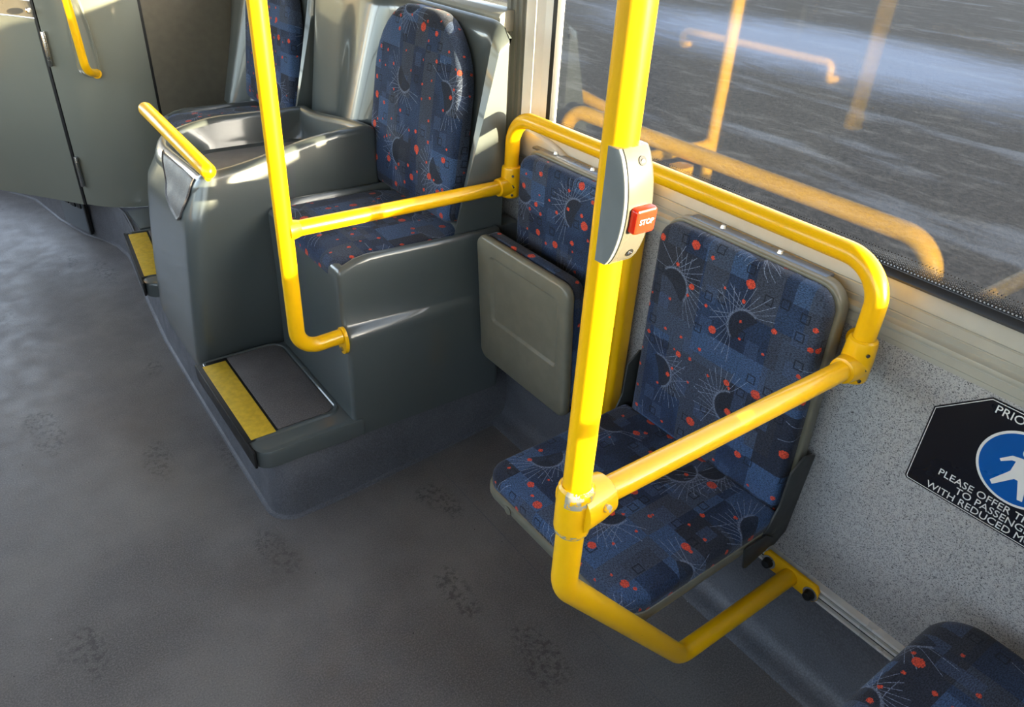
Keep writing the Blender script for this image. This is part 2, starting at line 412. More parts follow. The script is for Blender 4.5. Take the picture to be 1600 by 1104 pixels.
def inset(ol, d):
    n = len(ol); cx = sum(p_[0] for p_ in ol) / n; cy = sum(p_[1] for p_ in ol) / n; out = []
    for i in range(n):
        a, b, c = Vector(ol[i - 1]), Vector(ol[i]), Vector(ol[(i + 1) % n])
        e1 = (b - a); e2 = (c - b)
        if e1.length < 1e-7: e1 = e2
        if e2.length < 1e-7: e2 = e1
        n1 = Vector((-e1.y, e1.x)).normalized(); n2 = Vector((-e2.y, e2.x)).normalized(); m = (n1 + n2)
        m = m.normalized() if m.length > 1e-6 else n1
        out.append((b.x + m.x * d, b.y + m.y * d))
    return out
def pad(ol, t, edge=.012, crown=.008, back=.004, seg=5, fill=7):
    """cushion: outline ol (counter-clockwise) in local XY, thickness t along +Z, rounded front edge and crowned face"""
    rs = [[(x, y, 0) for x, y in inset(ol, back)], [(x, y, back) for x, y in ol]]
    side = max(0.0, t - edge - back); q = edge * PI / 2
    uv = [inset(ol, edge - q - side - back * 1.5), inset(ol, edge - q - side)]
    for k in range(seg + 1):
        a = k / seg * PI / 2
        rs.append([(x, y, t - edge + edge * math.sin(a)) for x, y in inset(ol, edge * (1 - math.cos(a)))])
        uv.append(inset(ol, edge - (q - edge * a)))
    base = inset(ol, edge); n = len(base); cx = sum(p_[0] for p_ in base) / n; cy = sum(p_[1] for p_ in base) / n
    for k in range(1, fill + 1):
        s_ = 1 - k / fill * .97
        rs.append([(cx + (x - cx) * s_, cy + (y - cy) * s_, t + crown * (1 - s_ ** 2.2)) for x, y in base])
        uv.append([(p_[0], p_[1]) for p_ in rs[-1]])
    b = rings(rs); b.verts.index_update(); lay = b.loops.layers.uv.new('UVMap'); flat = [p_ for r_ in uv for p_ in r_]
    for fc in b.faces:
        for lp in fc.loops: lp[lay].uv = flat[lp.vert.index]
    return b
def prism(poly, axis, a, b, bev=0.0, seg=2, bm=None):
    """poly = list of 2D points extruded along axis ('x': (y,z), 'y': (x,z), 'z': (x,y))"""
    def P(p_, t): return {'x': (t, p_[0], p_[1]), 'y': (p_[0], t, p_[1]), 'z': (p_[0], p_[1], t)}[axis]
    nb = bmesh.new(); lo = [nb.verts.new(P(p_, a)) for p_ in poly]; hi = [nb.verts.new(P(p_, b)) for p_ in poly]; n = len(poly)
    nb.faces.new(lo); nb.faces.new(hi[::-1])
    for i in range(n): nb.faces.new((lo[i], lo[(i + 1) % n], hi[(i + 1) % n], hi[i]))
    bmesh.ops.recalc_face_normals(nb, faces=nb.faces)
    if bev: bmesh.ops.bevel(nb, geom=nb.edges[:], offset=bev, segments=seg, affect='EDGES', profile=.5)
    return merge(bm, nb)
def frame(origin, xa, ya):
    xa = Vector(xa).normalized(); ya = Vector(ya); ya = (ya - xa * ya.dot(xa)).normalized(); za = xa.cross(ya); o_ = Vector(origin)
    return Matrix(((xa.x, ya.x, za.x, o_.x), (xa.y, ya.y, za.y, o_.y), (xa.z, ya.z, za.z, o_.z), (0, 0, 0, 1)))
def copy_tree(o, parent=None):
    c = o.copy(); COL.objects.link(c)
    if parent is not None: c.parent = parent
    for ch in list(o.children): copy_tree(ch, c)
    return c
def smooth(a, b, x):
    t = max(0.0, min(1.0, (x - a) / (b - a))); return t * t * (3 - 2 * t)

# ------------------------------------------------------------------ setting: the bus body
struct(box(-2.35, .06, -5.0, 4.6, -.05, 0), 'floor', 'floor')
struct(box(-2.4, .08, -5.05, 4.65, 2.2, 2.26), 'ceiling', 'ceiling')
struct(box(-60, 60, -60, 60, -.42, -.36), 'ground', 'ground')
# right-hand wall below and above the windows
b = box(0, .05, -5, 4.6, 0, .955)
box(0, .05, .56, 4.6, .95, 1.19, bm=b)
box(0, .05, -5, 4.6, 1.92, 2.2, bm=b)
struct(b, 'wall_right', 'speckle')
# window pillars: (y0, y1)
def pillar(y0, y1, z0, name):
    b = box(-.006, .05, y0, y1, z0, 1.95, .003)
    struct(b, name, 'pillar')
pillar(-2.12, -2.0, .95, 'trim_6'); pillar(-3.6, -3.48, .95, 'trim_7'); pillar(1.9, 1.98, 1.15, 'trim_8')
# visible pillar between the bays: bright reveal and ridged grey casing
prf = [(-.012, .565)]
k_ = 0
ys = [.565 + i * .0125 for i in range(7)]
poly = []
for i, y_ in enumerate(ys): poly.append((-.013 if i % 2 else -.008, y_ - .012)); poly.append((-.013 if i % 2 else -.008, y_ - .003))
poly += [(0.02, .65), (0.02, .548)]
struct(prism(poly, 'z', .92, 1.95), 'trim_4', 'pillar')
struct(prism([(-.010, .552), (.024, .518), (.030, .479), (.05, .479), (.05, .552)], 'z', .97, 1.95), 'trim_5', 'white')
# sill of the near bay
y0_, y1_ = -5.0, .562
prof = [(0, .856), (-.011, .858), (-.011, .867), (-.0125, .869), (-.0125, .883), (-.011, .885), (-.012, .888), (-.021, .892), (-.022, .896), (-.021, .900), (-.014, .903),
        (-.012, .906), (-.0135, .916), (-.012, .918), (-.0135, .920), (-.011, .936), (-.009, .938), (-.0105, .940), (-.006, .962), (-.003, .966), (.03, .966), (.03, .856)]
struct(prism(prof, 'y', y0_, y1_), 'trim_1', 'trim')
struct(prism([(-.003, .964), (-.001, .969), (.006, .971), (.014, .977), (.03, .977), (.03, .96)], 'y', y0_, .48), 'trim_2', 'rubber')
# higher sill beyond the pillar
prof2 = [(0, 1.19), (-.03, 1.19), (-.034, 1.2), (-.03, 1.205), (-.03, 1.222), (-.034, 1.224), (-.028, 1.232), (-.01, 1.240), (.03, 1.240), (.03, 1.19)]
struct(prism([(x - .025, z) for x, z in prof2], 'y', .60, 4.0, .002), 'trim_3', 'trim')
# rounded sill end-cap
capb = [(.0, .966)]
pts = [(-.005 - .03 * math.sin(t * PI / 2 / 8) * .9, .25 + .30 * t / 8) for t in range(9)]
b = prism([(.56 - 0, .90)] + [(.56 - .26 * math.sin(a * PI / 20), .90 + .068 * math.cos(a * PI / 20)) for a in range(11)], 'x', -.03, -.004, .004)
struct(b, 'trim_9', 'trim')
# windows: each pane with its dotted black edging
def window(n, y0, y1, z0, z1, frit=True):
    e = bpy.data.objects.new('window_%d' % n, None); COL.objects.link(e); e.location = (.022, (y0 + y1) / 2, z0); e['kind'] = 'structure'
    finish(box(.0215, .0235, y0, y1, z0, z1), 'glass_pane', 'glass', e)
    if frit:
        b = bmesh.new()
        box(.0195, .0205, y0, y1, z0, z0 + .0055, bm=b)
        rows = 5; s_ = .0062
        for row in range(rows):                       # lattice of the dotted edging: rows of little rings
            z = z0 + .0075 + row * s_ * .86
            R = s_ * (.60 - .075 * row); ri = s_ * .30
            n_ = int((y1 - y0) / s_)
            if row == 0: n_ = n_
            vs = []
            for i in range(n_):
                yy = y0 + (i + .5 * (row % 2)) * s_
                if yy < -1.1 or yy > .46: continue
                if row < 4:
                    o6 = [b.verts.new((.0195, yy + R * math.cos(a * PI / 3), z + R * math.sin(a * PI / 3))) for a in range(6)]
                    i6 = [b.verts.new((.0195, yy + ri * math.cos(a * PI / 3), z + ri * math.sin(a * PI / 3))) for a in range(6)]
                    for a in range(6): b.faces.new((o6[a], o6[(a + 1) % 6], i6[(a + 1) % 6], i6[a]))
                else:
                    o6 = [b.verts.new((.0195, yy + R * .6 * math.cos(a * PI / 3), z + R * .6 * math.sin(a * PI / 3))) for a in range(6)]; b.faces.new(o6)
        fo = finish(b, 'dotted_edging', 'signblack', e); fo['label'] = 'black dotted edging printed along the bottom of the pane'
        fo['kind'] = 'stuff'
        finish(box(.014, .03, y1 - .004, y1 + .012, z0 - .01, z1), 'gasket', 'rubber', e)
    return e
window(1, -2.0, .466, .972, 1.93)
window(2, -3.48, -2.12, .985, 1.93, False)
window(3, -4.9, -3.6, .985, 1.93, False)
window(4, .64, 1.9, 1.235, 1.93, False)
window(5, 1.98, 4.4, 1.235, 1.93, False)
# left-hand wall with its windows, back and front ends
b = box(-2.40, -2.35, -5, 4.6, 0, .9); box(-2.40, -2.35, -5, 4.6, 1.95, 2.2, bm=b)
for y_ in (-5, -3.4, -1.9, -.2, 1.4, 3.0, 4.5): box(-2.40, -2.35, y_, y_ + .1, .9, 1.95, bm=b)
struct(b, 'wall_left', 'darkplastic')
for i, y_ in enumerate((-3.4, -1.9, -.2, 1.4, 3.0)):
    e = bpy.data.objects.new('window_%d' % (6 + i), None); COL.objects.link(e); e.location = (-2.37, y_ - .7, .9); e['kind'] = 'structure'
    finish(box(-2.378, -2.374, y_ - 1.5, y_, .9, 1.95), 'glass_pane', 'glass', e)
b = box(-2.4, .06, -5.05, -5, 0, 2.2)
struct(b, 'wall_back', 'panel')
b = box(-2.4, .06, 4.6, 4.65, 0, .6); box(-2.4, .06, 4.6, 4.65, 2.0, 2.2, bm=b)
struct(b, 'wall_front', 'panel')
# coved vinyl skirting below the rail
prof = [(0, .236), (-.009, .232)]
prof += [(-.012, .06)] + [(-.012 - .05 * (1 - math.cos(a * PI / 12)), .012 + .048 * (1 - math.sin(a * PI / 12))) for a in range(1, 7)] + [(-.075, .003), (-.075, 0), (0, 0)]
struct(prism(prof, 'y', -5, .56), 'baseboard_right', 'vinyl')
# aluminium seat track
prof = [(0, .226), (-.016, .226), (-.017, .233), (-.002, .235), (-.002, .241), (-.015, .243), (-.015, .250), (-.002, .252), (-.002, .258), (-.017, .260), (-.017, .276), (0, .277)]
prof[-2:] = [(-.017, .267), (0, .268)]
tr = finish(prism(prof, 'y', -5, .50), 'seat_track', 'alu')
for z_ in (.2355, .2525): finish(box(-.0105, 0, -4.99, .49, z_, z_ + .005), 'groove_shade', 'rubber', tr)  # black strips that stand in for the shade inside the track's grooves
tag(tr, 'bright grooved aluminium rail running along the foot of the speckled wall', 'rail')
# floor sheet seam and the raised wheel-arch plinth
struct(prism([(-.3335, -1.6), (-.3322, -1.6), (-.3322, .48), (-.3335, .48)], 'z', -.001, .0004), 'trim_10', 'vinyl')
out = [(-.01, .545), (-.30, .517), (-.60, .490)]
cc, RR = (-.752, .548), .066
for k in range(9):
    a = math.radians(-82 - 98 * k / 8); out.append((cc[0] + RR * math.cos(a), cc[1] + RR * math.sin(a)))
out += [(-.816, .8), (-.814, 1.2), (-.808, 1.6), (-.786, 1.95), (-.757, 2.25), (-.748, 2.42), (-.765, 2.56), (-.80, 2.66), (-.86, 2.78), (-.925, 3.0), (-.985, 3.35), (-1.12, 3.62), (-1.3, 3.9), (-1.5, 4.5)]
def refine(pl, n=3):
    o_ = []
    for i in range(len(pl) - 1):
        for k in range(n): t = k / n; o_.append((pl[i][0] * (1 - t) + pl[i + 1][0] * t, pl[i][1] * (1 - t) + pl[i + 1][1] * t))
    return o_ + [pl[-1]]
rs = []
for d, z in ((-.012, 0.0), (-.009, .005), (-.002, .008), (.0, .012), (.004, .10), (.014, .20), (.018, .206)):
    rg = []
    for i, p_ in enumerate(out):
        a = Vector(out[max(0, i - 1)]); c = Vector(out[min(len(out) - 1, i + 1)]); t = (c - a).normalized(); nn = Vector((t.y, -t.x))
        q = Vector(p_) + nn * d; rg.append((q.x, q.y, z))
    rs.append(rg)
b = rings(rs, closed=False)
nb = bmesh.new(); top = [nb.verts.new((x + .012, y + .012, .199)) for x, y in out] + [nb.verts.new((-.01, 4.5, .2))]
nb.faces.new(top); merge(b, nb)
struct(b, 'wheel_arch_plinth', 'vinyl')
struct(box(-.72, -.01, 2.2, 2.42, .2, .21), 'trim_11', 'shell')

# ------------------------------------------------------------------ driver's cab partition
def path_wall(pl, z0, z1, th, bm=None, bev=.0):
    pl = [Vector(p_) for p_ in pl]; L = []; R_ = []
    for i, p_ in enumerate(pl):
        t = (pl[min(len(pl) - 1, i + 1)] - pl[max(0, i - 1)]).normalized(); nn = Vector((t.y, -t.x))
        L.append(p_); R_.append(p_ + nn * th)
    poly = [(v.x, v.y) for v in L] + [(v.x, v.y) for v in reversed(R_)]
    return prism(poly, 'z', z0, z1, bev, bm=bm)
def bez(p0, p1, p2, n=12): return [tuple(Vector(p0) * (1 - t) ** 2 + Vector(p1) * 2 * t * (1 - t) + Vector(p2) * t * t) for t in [i / n for i in range(n + 1)]]
cab = thing('cab_partition', 'grey moulded partition behind the driver cab with a rounded corner, beyond the raised seats', 'partition', (-.5, 2.45, .2))
finish(box(-.492, 0, 2.45, 2.475, .2, 2.1, .003), 'flat_panel', simple('brown_grey_laminate', lin(110, 103, 90), .38), cab)
corner = [(-.503, 2.448)] + bez((-.56, 2.445), (-.74, 2.455), (-.845, 2.60), 14)
finish(path_wall(corner, .205, 2.1, .03), 'corner_panel', 'panel', cab)
finish(box(-.504, -.491, 2.452, 2.474, .2, 2.1), 'joint_seal', 'rubber', cab)
# recess below the vertical grab rail: a shallow scoop with raised rim
def scoop(cx, cy, cz, nx, ny):
    n = Vector((nx, ny, 0)).normalized(); t = Vector((-n.y, n.x, 0)); rs = []
    for k, (s_, d) in enumerate(((1.0, -.004), (.97, .007), (.92, .008), (.80, .002), (.4, -.002), (.05, -.003))):
        ring = []
        for j in range(40):
            a = 2 * PI * j / 40; ex = math.cos(a) * .045; ez = math.sin(a)
            ez = ez * .042 if ez < 0 else ez * .30
            ring.append(Vector((cx, cy, cz)) + t * ex * s_ + Vector((0, 0, 1)) * ez * s_ + n * (d + .004))
        rs.append(ring)
    return rings(rs, False, True)
finish(scoop(-.722, 2.496, .80, -.5, -.86), 'handle_recess', 'panel', cab)
door = thing('cab_door', 'curved grey cab door with two metal hinges, at the left edge', 'door', (-1.0, 2.8, .2))
dl = bez((-.857, 2.615), (-.95, 2.75), (-1.17, 3.02), 12)
finish(path_wall(dl, .20, .965, .03), 'door_panel', 'panel', door)
finish(path_wall([(-.849, 2.604), (-.856, 2.613)], .20, 2.1, .028), 'edge_seal', 'rubber', door)
def hinge(zc, L):
    b = cyl((-.846, 2.575, zc - L / 2), (-.846, 2.575, zc + L / 2), .006, n=12, bev=.001)
    for s_ in (-.32, 0, .32): cyl((-.846, 2.575, zc + s_ * L - .001), (-.846, 2.575, zc + s_ * L + .001), .0068, n=12, bm=b)
    box(-.852, -.838, 2.576, 2.590, zc - L / 2, zc + L / 2, .001, bm=b)
    return b
finish(hinge(.86, .13), 'hinge', 'steel', door); finish(hinge(.36, .13), 'hinge', 'steel', door)
finish(path_wall([(x + .006, y - .006) for x, y in dl[:]], .97, 1.03, .035), 'top_rail', 'brown', door)
finish(path_wall(dl, 1.045, 1.5, .02), 'upper_panel', 'brown', door)
finish(cyl((-.872, 2.60, 1.0), (-.866, 2.585, 1.0), .011, n=12, bev=.002), 'screw', 'steel', door)
fp = thing('vent_cover', 'small dark slotted cover in the skirting under the cab door', 'vent cover', (-.865, 2.80, .02))
seg_ = [(-.838, 2.725), (-.866, 2.80), (-.905, 2.935)]
finish(path_wall(seg_, .022, .192, -.012), 'cover_plate', 'darkshell', fp)
finish(path_wall([(-.836, 2.713), (-.840, 2.724)], .018, .195, -.014), 'edge_seal', 'rubber', fp)
for a_, b_, z_ in (((-.846, 2.745), (-.856, 2.772), .150), ((-.862, 2.788), (-.874, 2.825), .148), ((-.880, 2.845), (-.890, 2.882), .150)):
    finish(path_wall([a_, b_], z_ - .012, z_ + .012, -.0165), 'slot', 'rubber', fp)
gr = thing('vertical_grab_rail', 'yellow vertical grab rail bent into the cab partition, upper left', 'grab rail', (-.74, 2.44, .8))
finish(tube(fillet([(-.775, 2.405, 1.5), (-.748, 2.405, .80), (-.700, 2.475, .775)], .05), .0155, roundend=True), 'rail_tube', 'yellow', gr)
finish(cyl((-.706, 2.462, .777), (-.700, 2.480, .774), .0185, n=20, bev=.002), 'end_collar', 'yellow', gr)
gr2 = finish(tube(fillet([(-1.20, 2.86, 1.3), (-1.075, 2.86, .80), (-1.08, 2.90, .77)], .03), .0155, roundend=True), 'door_handle_rail', 'yellow')
tag(gr2, 'end of a yellow grab rail on the cab door at the far left edge', 'grab rail')

# ------------------------------------------------------------------ fabric pads
def seat_pad_vertical(name, yl, yr, z0, z1, xb, xt, t, parent, radii, taper=.0, edge=.014, crown=.01, mat='fabric'):
    """pad facing -x; local X runs towards -y, local Y up"""
    w = yl - yr; h = math.hypot(z1 - z0, xt - xb)
    ol = rrect(0, w, 0, h, radii, 8)
    ol2 = []
    for (x, y) in ol:
        s_ = 1 - taper * (y / h) ** 1.6; ol2.append((w / 2 + (x - w / 2) * s_, y))
    b = pad(ol2, t, edge, crown)
    up = Vector((xt - xb, 0, z1 - z0))
    mw = frame((xb, yl, z0), (0, -1, 0), up)
    return finish(b, name, mat, parent, mw=mw, angle=60)

# ------------------------------------------------------------------ tip-up seats
TOP = .435
def tip_seat(name, label, yr, yl, folded):
    t = thing(name, label, 'seat', (-.05, (yr + yl) / 2, .30), 'tip-up seats below the long yellow rail')
    # back
    seat_pad_vertical('back_shell', yl - .012, yr + .006, .41, .940, -.018, -.030, .030, t, [.05, .05, .03, .03], .05, .006, 0, 'seatshell')
    seat_pad_vertical('backrest', yl - .020, yr + .014, .40, .932, -.046, -.058, .032, t, [.045, .045, .02, .02], .05, .014, .006)
    yc = (yr + yl) / 2
    b = box(-.046, -.018, yc - .165, yc + .165, .934, .9405, .002)
    pl = finish(b, 'top_plate', 'tophat', t)
    for s_ in (-.055, .085):
        finish(cyl((-.032, yc + s_, .940), (-.032, yc + s_, .947), .007, .005, n=12), 'screw', 'steel', t)
    w = yl - yr
    if not folded:
        ol = rrect(0, .435, 0, w, [.045, .05, .012, .012], 8)       # local x from the wall towards the aisle
        mw = frame((-.072, yr, TOP - .036), (-1, 0, .0), (0, 1, 0))   # local z points down, so mirror below
        ol = rrect(0, w, 0, .43, [.05, .05, .015, .015], 8)
        mw = frame((-.070, yl, TOP - .045), (0, -1, 0), (-1, 0, -.012))  # x:-y  y:-x  -> z = (-y)x(-x) = -z
        # flip to get z upwards
        mw = frame((-.070, yr, TOP - .040), (0, 1, 0), (-1, 0, -.03))
        b = pad(ol, .040, .016, .006)
        finish(b, 'cushion', 'fabric', t, mw=mw, angle=60)
        ol = rrect(-.004, w + .004, -.01, .435, [.052, .052, .015, .015], 8)
        b = rings([[(x, y, z) for x, y in inset(ol, d)] for d, z in ((.03, -.032), (.014, -.030), (.004, -.024), (0, -.014), (0, .0), (.002, .006), (.010, .009))])
        cb_ = finish(b, 'cushion_shell', 'seatshell', t, mw=mw)
        for s_ in (.12, w - .10):
            bb = cyl((s_, .436, -.010), (s_, .4375, -.010), .0105, n=16, bev=.0005)
            finish(bb, 'end_plug', 'seatshell', t, mw=mw)
        hy = yr - .012
    else:
        # cushion tipped up: its grey underside faces the aisle
        mw = frame((-.150, yl, .335), (0, -1, 0), (-.028, 0, .385))
        ol = rrect(0, w, 0, .392, [.035, .035, .03, .03], 8)
        inn = rrect(.065, w - .04, .15, .345, .012, 8)
        rs = [[(x, y, -.008) for x, y in inset(ol, .008)], [(x, y, 0) for x, y in ol], [(x, y, .010) for x, y in ol], [(x, y, .0165) for x, y in inset(ol, .003)], [(x, y, .019) for x, y in inset(ol, .009)],
              [(x, y, .019) for x, y in inset(inn, -.005)], [(x, y, .0185) for x, y in inset(inn, -.002)], [(x, y, .013) for x, y in inset(inn, .002)], [(x, y, .0125) for x, y in inset(inn, .006)]]
        finish(rings(rs), 'cushion_shell', 'seatshell', t, mw=mw, angle=50)
        ol = rrect(.006, w - .006, .0, .392, [.035, .035, .02, .02], 8)
        ol = [(x, y) for x, y in ol]
        b = pad(ol, .036, .014, .004)
        mf = mw @ Matrix.Translation((w, 0, -.006)) @ Matrix.Rotation(PI, 4, 'Y')
        finish(b, 'cushion', 'fabric', t, mw=mf, angle=60)
    # side brackets
    for yy in (yr - .004, yl - .0005):
        poly = [(-.012, .56), (-.050, .575), (-.085, .545), (-.088, .46), (-.11, .405), (-.145, .385), (-.140, .350), (-.060, .335), (-.030, .36)]
        if folded: poly = [(-.010, .60), (-.030, .62), (-.040, .47), (-.090, .40), (-.14, .37), (-.135, .33), (-.060, .27), (-.046, .26), (-.010, .31)]
        finish(prism(poly, 'y', yy, yy + .005, .001), 'bracket', 'darkplastic', t)
    finish(tube([(-.12, yr + .02, .345), (-.12, yl - .02, .345)], .012, 14), 'pivot_tube', 'darkplastic', t)
    return t
tip_seat('tip_up_seat', 'tip-up seat folded down beside the speckled wall, blue patterned cushion and backrest', -.487, -.022, False)
tip_seat('tip_up_seat', 'tip-up seat folded up, grey underside showing, between the raised seat and the stop-button pole', .094, .478, True)
# hinge wing hanging under the near seat
wing = prism([(-.185, .395), (-.172, .335), (-.162, .330), (-.095, .350), (-.085, .375), (-.12, .40)], 'y', -.497, -.492, .001)
wg = finish(wing, 'hinge_plate', 'darkplastic', bpy.data.objects['tip_up_seat']); wg['label'] = 'dark pointed hinge plate under the seat side'
# yellow post between the two seats
po = thing('yellow_post', 'wide glossy yellow post standing against the wall between the two tip-up seats', 'post', (-.035, .063, 0))
finish(rings([[(x, y, z) for x, y in rrect(-.066, -.014, .042, .084, .014)] for z in (.0, .984)]), 'post_body', 'yellow', po)
finish(cyl((-.066, .063, .6), (-.069, .063, .6), .006, n=12), 'screw', 'steel', po)
finish(rings([[(x, y, z) for x, y in rrect(-.070, -.012, .038, .088, .014)] for z in (.0, .02)]), 'foot', 'darkplastic', po)

# ------------------------------------------------------------------ third seat, forward facing, cut by the corner
t3 = thing('forward_seat', 'front corner of a blue patterned seat cushion cut off at the lower right', 'seat', (-.27, -1.06, 0))
ol = rrect(0, .43, 0, .44, [.075, .075, .03, .03], 10)
finish(pad(ol, .075, .035, .012), 'cushion', 'fabric', t3, mw=frame((-.065, -1.255, .41), (-1, 0, 0), (0, 1, .03)) if False else frame((-.495, -1.262, .415), (1, 0, 0), (0, 1, .02)), angle=60)
finish(rings([[(x, y, z) for x, y in rrect(-.49 + d, -.06 - d, -1.28, -.83 - d, .06)] for d, z in ((.03, .36), (.008, .37), (.004, .415))]), 'cushion_shell', 'seatshell', t3)
ol = rrect(0, .43, 0, .52, [.12, .12, .03, .03], 10)
finish(pad(ol, .05, .02, .01), 'backrest', 'fabric', t3, mw=frame((-.06, -1.29, .44), (-1, 0, 0), (0, -.06, 1)), angle=60)
finish(rings([[(-.055 - x, y0q, .43 + z) for x, z in rrect(0, .44, 0, .545, [.12, .12, .03, .03], 10)] for y0q in (-1.30, -1.325)]), 'back_shell', 'seatshell', t3)
finish(tube(fillet([(-.09, -1.315, .9), (-.09, -1.335, 1.075), (-.47, -1.335, 1.075), (-.47, -1.315, .9)], .05), .014), 'back_handle', 'yellow', t3)
finish(box(-.40, -.18, -1.22, -1.02, 0, .37, .02), 'pedestal', 'darkplastic', t3)

# ------------------------------------------------------------------ raised seat on the wheel arch
def make_back_shell(t, yB, dy=0.0):
    ny, nz = 56, 26; yA = .530
    def ztop(y):
        q = max(0.0, (.035 - (y - .53)) / .035)
        return 1.222 - .012 * smooth(.6, .53, y) - .022 * (1 - math.sqrt(max(0, 1 - q * q))) - .03 * smooth(1.25, 1.40, y)
    def xf(y, s_):
        base = -.145 + .045 * s_
        w_ = (1 - smooth(.52, .60, y)) + smooth(1.06, 1.16, y) * (1 - .75 * smooth(1.20, 1.42, y))
        x_ = base - w_ * (.105 * (1 - s_) ** 1.1 + .012)
        return min(x_, -.085)
    g = bmesh.new(); F = []; Bk = []
    for i in range(ny + 1):
        y = yA + (yB - yA) * i / ny; fr = []; bk = []
        zt = ztop(y)
        for j in range(nz + 1):
            s_ = j / nz; z = .66 + (zt - .66) * s_; x_ = xf(y, s_)
            rr = .03
            if zt - z < rr: q = (rr - (zt - z)) / rr; x_ = x_ + (1 - math.sqrt(max(0, 1 - q * q))) * min(rr, abs(x_ + .078))
            ee = .014
            if y - yA < ee: q = (ee - (y - yA)) / ee; x_ = x_ + (1 - math.sqrt(max(0, 1 - q * q))) * ee
            fr.append(g.verts.new((x_, y, z))); bk.append(g.verts.new((-.075, y, z)))
        F.append(fr); Bk.append(bk)
    for i in range(ny):
        for j in range(nz):
            g.faces.new((F[i][j], F[i + 1][j], F[i + 1][j + 1], F[i][j + 1])); g.faces.new((Bk[i][j], Bk[i][j + 1], Bk[i + 1][j + 1], Bk[i + 1][j]))
        g.faces.new((F[i][nz], F[i + 1][nz], Bk[i + 1][nz], Bk[i][nz])); g.faces.new((F[i][0], Bk[i][0], Bk[i + 1][0], F[i + 1][0]))
    for i in (0, ny):
        for j in range(nz): g.faces.new((F[i][j], F[i][j + 1], Bk[i][j + 1], Bk[i][j]))
    bmesh.ops.translate(g, verts=g.verts, vec=(0, dy, 0))
    return finish(g, 'back_shell', 'shell', t, angle=50)
def raised_seat(label):
    t = thing('raised_seat', label, 'seat', (-.35, .75, .2), 'raised seats on the wheel arch')
    # step block with its bullnosed lip
    def zring(pts, z): return [(x, y, z) for x, y in pts]
    ol = rrect(-.846, -.545, .487, .996, [.005, .02, .045, .005], 8)
    finish(rings([zring(inset(ol, .006), .186), zring(ol, .192), zring(ol, .232), zring(inset(ol, .004), .240), zring(inset(ol, .012), .243), zring(inset(ol, .016), .2435)]), 'step_block', 'shell', t)
    # inner kerb round the tread
    ol = rrect(-.822, -.590, .560, .985, [.045, .012, .004, .03], 8)
    kb = rings([zring(inset(ol, -.012), .2435), zring(inset(ol, -.007), .2475), zring(inset(ol, -.001), .2475), zring(inset(ol, .002), .2445)], False, False)
    finish(kb, 'tread_rim', 'shell', t)
    ol = rrect(-.760, -.597, .566, .978, [.035, .004, .004, .028], 8)
    finish(rings([zring(ol, .2435), zring(ol, .2462), zring(inset(ol, .001), .2466)]), 'step_tread', 'tread', t)
    finish(box(-.848, -.760, .552, .982, .2435, .2462, .0008), 'nosing_backing', 'rubber', t)
    finish(box(-.851, -.844, .500, .990, .196, .2462, .002), 'nosing_edge', 'rubber', t)
    finish(box(-.836, -.768, .556, .962, .246, .2490, .0012), 'nosing_strip', 'nosing', t)
    # seat box: sides lofted upwards, then rolled over the rim into a shallow tub
    seg = 8
    def outl(x0, x1, y0, y1, r4): return rrect(x0, x1, y0, y1, r4, seg, 12)
    X0 = -.572
    def rimz(x): return .672 + .022 * smooth(-.57, -.50, x)
    L = []
    L.append([(x, y, .186) for x, y in outl(X0 - .004, -.085, .494, .994, [.02, .01, .012, .02])])
    L.append([(x, y, .30) for x, y in outl(X0 - .002, -.085, .494, .994, [.02, .01, .012, .02])])
    def ledge(y, x, z): return y
    # ledge: protrudes only towards the front, fading out along the side
    for z, add in ((.485, 0), (.500, .002), (.512, .010), (.520, .020), (.526, .026)):
        ring = []
        for x, y in outl(X0, -.085, .494, .994, [.02, .01, .012, .02]):
            w_ = (1 - smooth(-.55, -.12, x)); ring.append((x, y + (add * (0.35 + .65 * w_) if y < .7 else 0), z))
        L.append(ring)
    for z in (.60, .655):
        L.append([(x - .008 * (z - .5), y + (.026 * (0.35 + .65 * (1 - smooth(-.55, -.12, x))) if y < .7 else 0), z) for x, y in outl(X0, -.085, .494, .994, [.02, .01, .012, .02])])
    last = [(x, y) for x, y, z in L[-1]]
    for d, dz in ((.001, .012), (.005, .020), (.012, .025), (.020, .024), (.026, .016), (.030, .0), (.034, -.03)):
        L.append([(x, y, rimz(x) + dz - .012) for x, y in inset(last, d)])
    b = rings(L, True, True)
    finish(b, 'seat_box', 'shell', t, angle=45)
    # wall-end foot of the side panel
    finish(box(-.086, -.012, .530, .60, .2, .70, .006), 'side_foot', 'shell', t)
    # cushion
    ol = rrect(0, .425, 0, .400, [.05, .07, .13, .11], 10)
    mw = frame((-.590, .535, .655), (0, 1, 0), (0, 0, 1))
    ol = rrect(-.574, -.150, .533, .972, [.12, .06, .06, .12], 10)
    finish(pad(ol, .050, .028, .010), 'cushion', 'fabric', t, mw=Matrix.Translation((0, 0, .648)), angle=60)
    # back shell : concave moulding with wings at each end
    make_back_shell(t, 1.612)
    # sloping top shoulder pieces beside the headrest
    seat_pad_vertical('backrest', 1.085, .590, .695, 1.218, -.165, -.105, .048, t, [.18, .19, .04, .04], .10, .022, .010)
    # rounded kerb where back meets seat
    finish(tube(fillet([(-.19, .56, .685), (-.175, .60, .690), (-.165, .8, .688), (-.175, 1.02, .690), (-.19, 1.05, .69)], .03), .016, 12, roundend=True), 'seat_kerb', 'shell', t)
    return t
s1 = raised_seat('nearer raised patterned seat in grey moulding, with step and yellow strip')
s2 = copy_tree(s1); s2.location.y += 1.10
s2['label'] = 'farther raised patterned seat, mostly hidden behind the grey console'
bpy.context.view_layer.update()
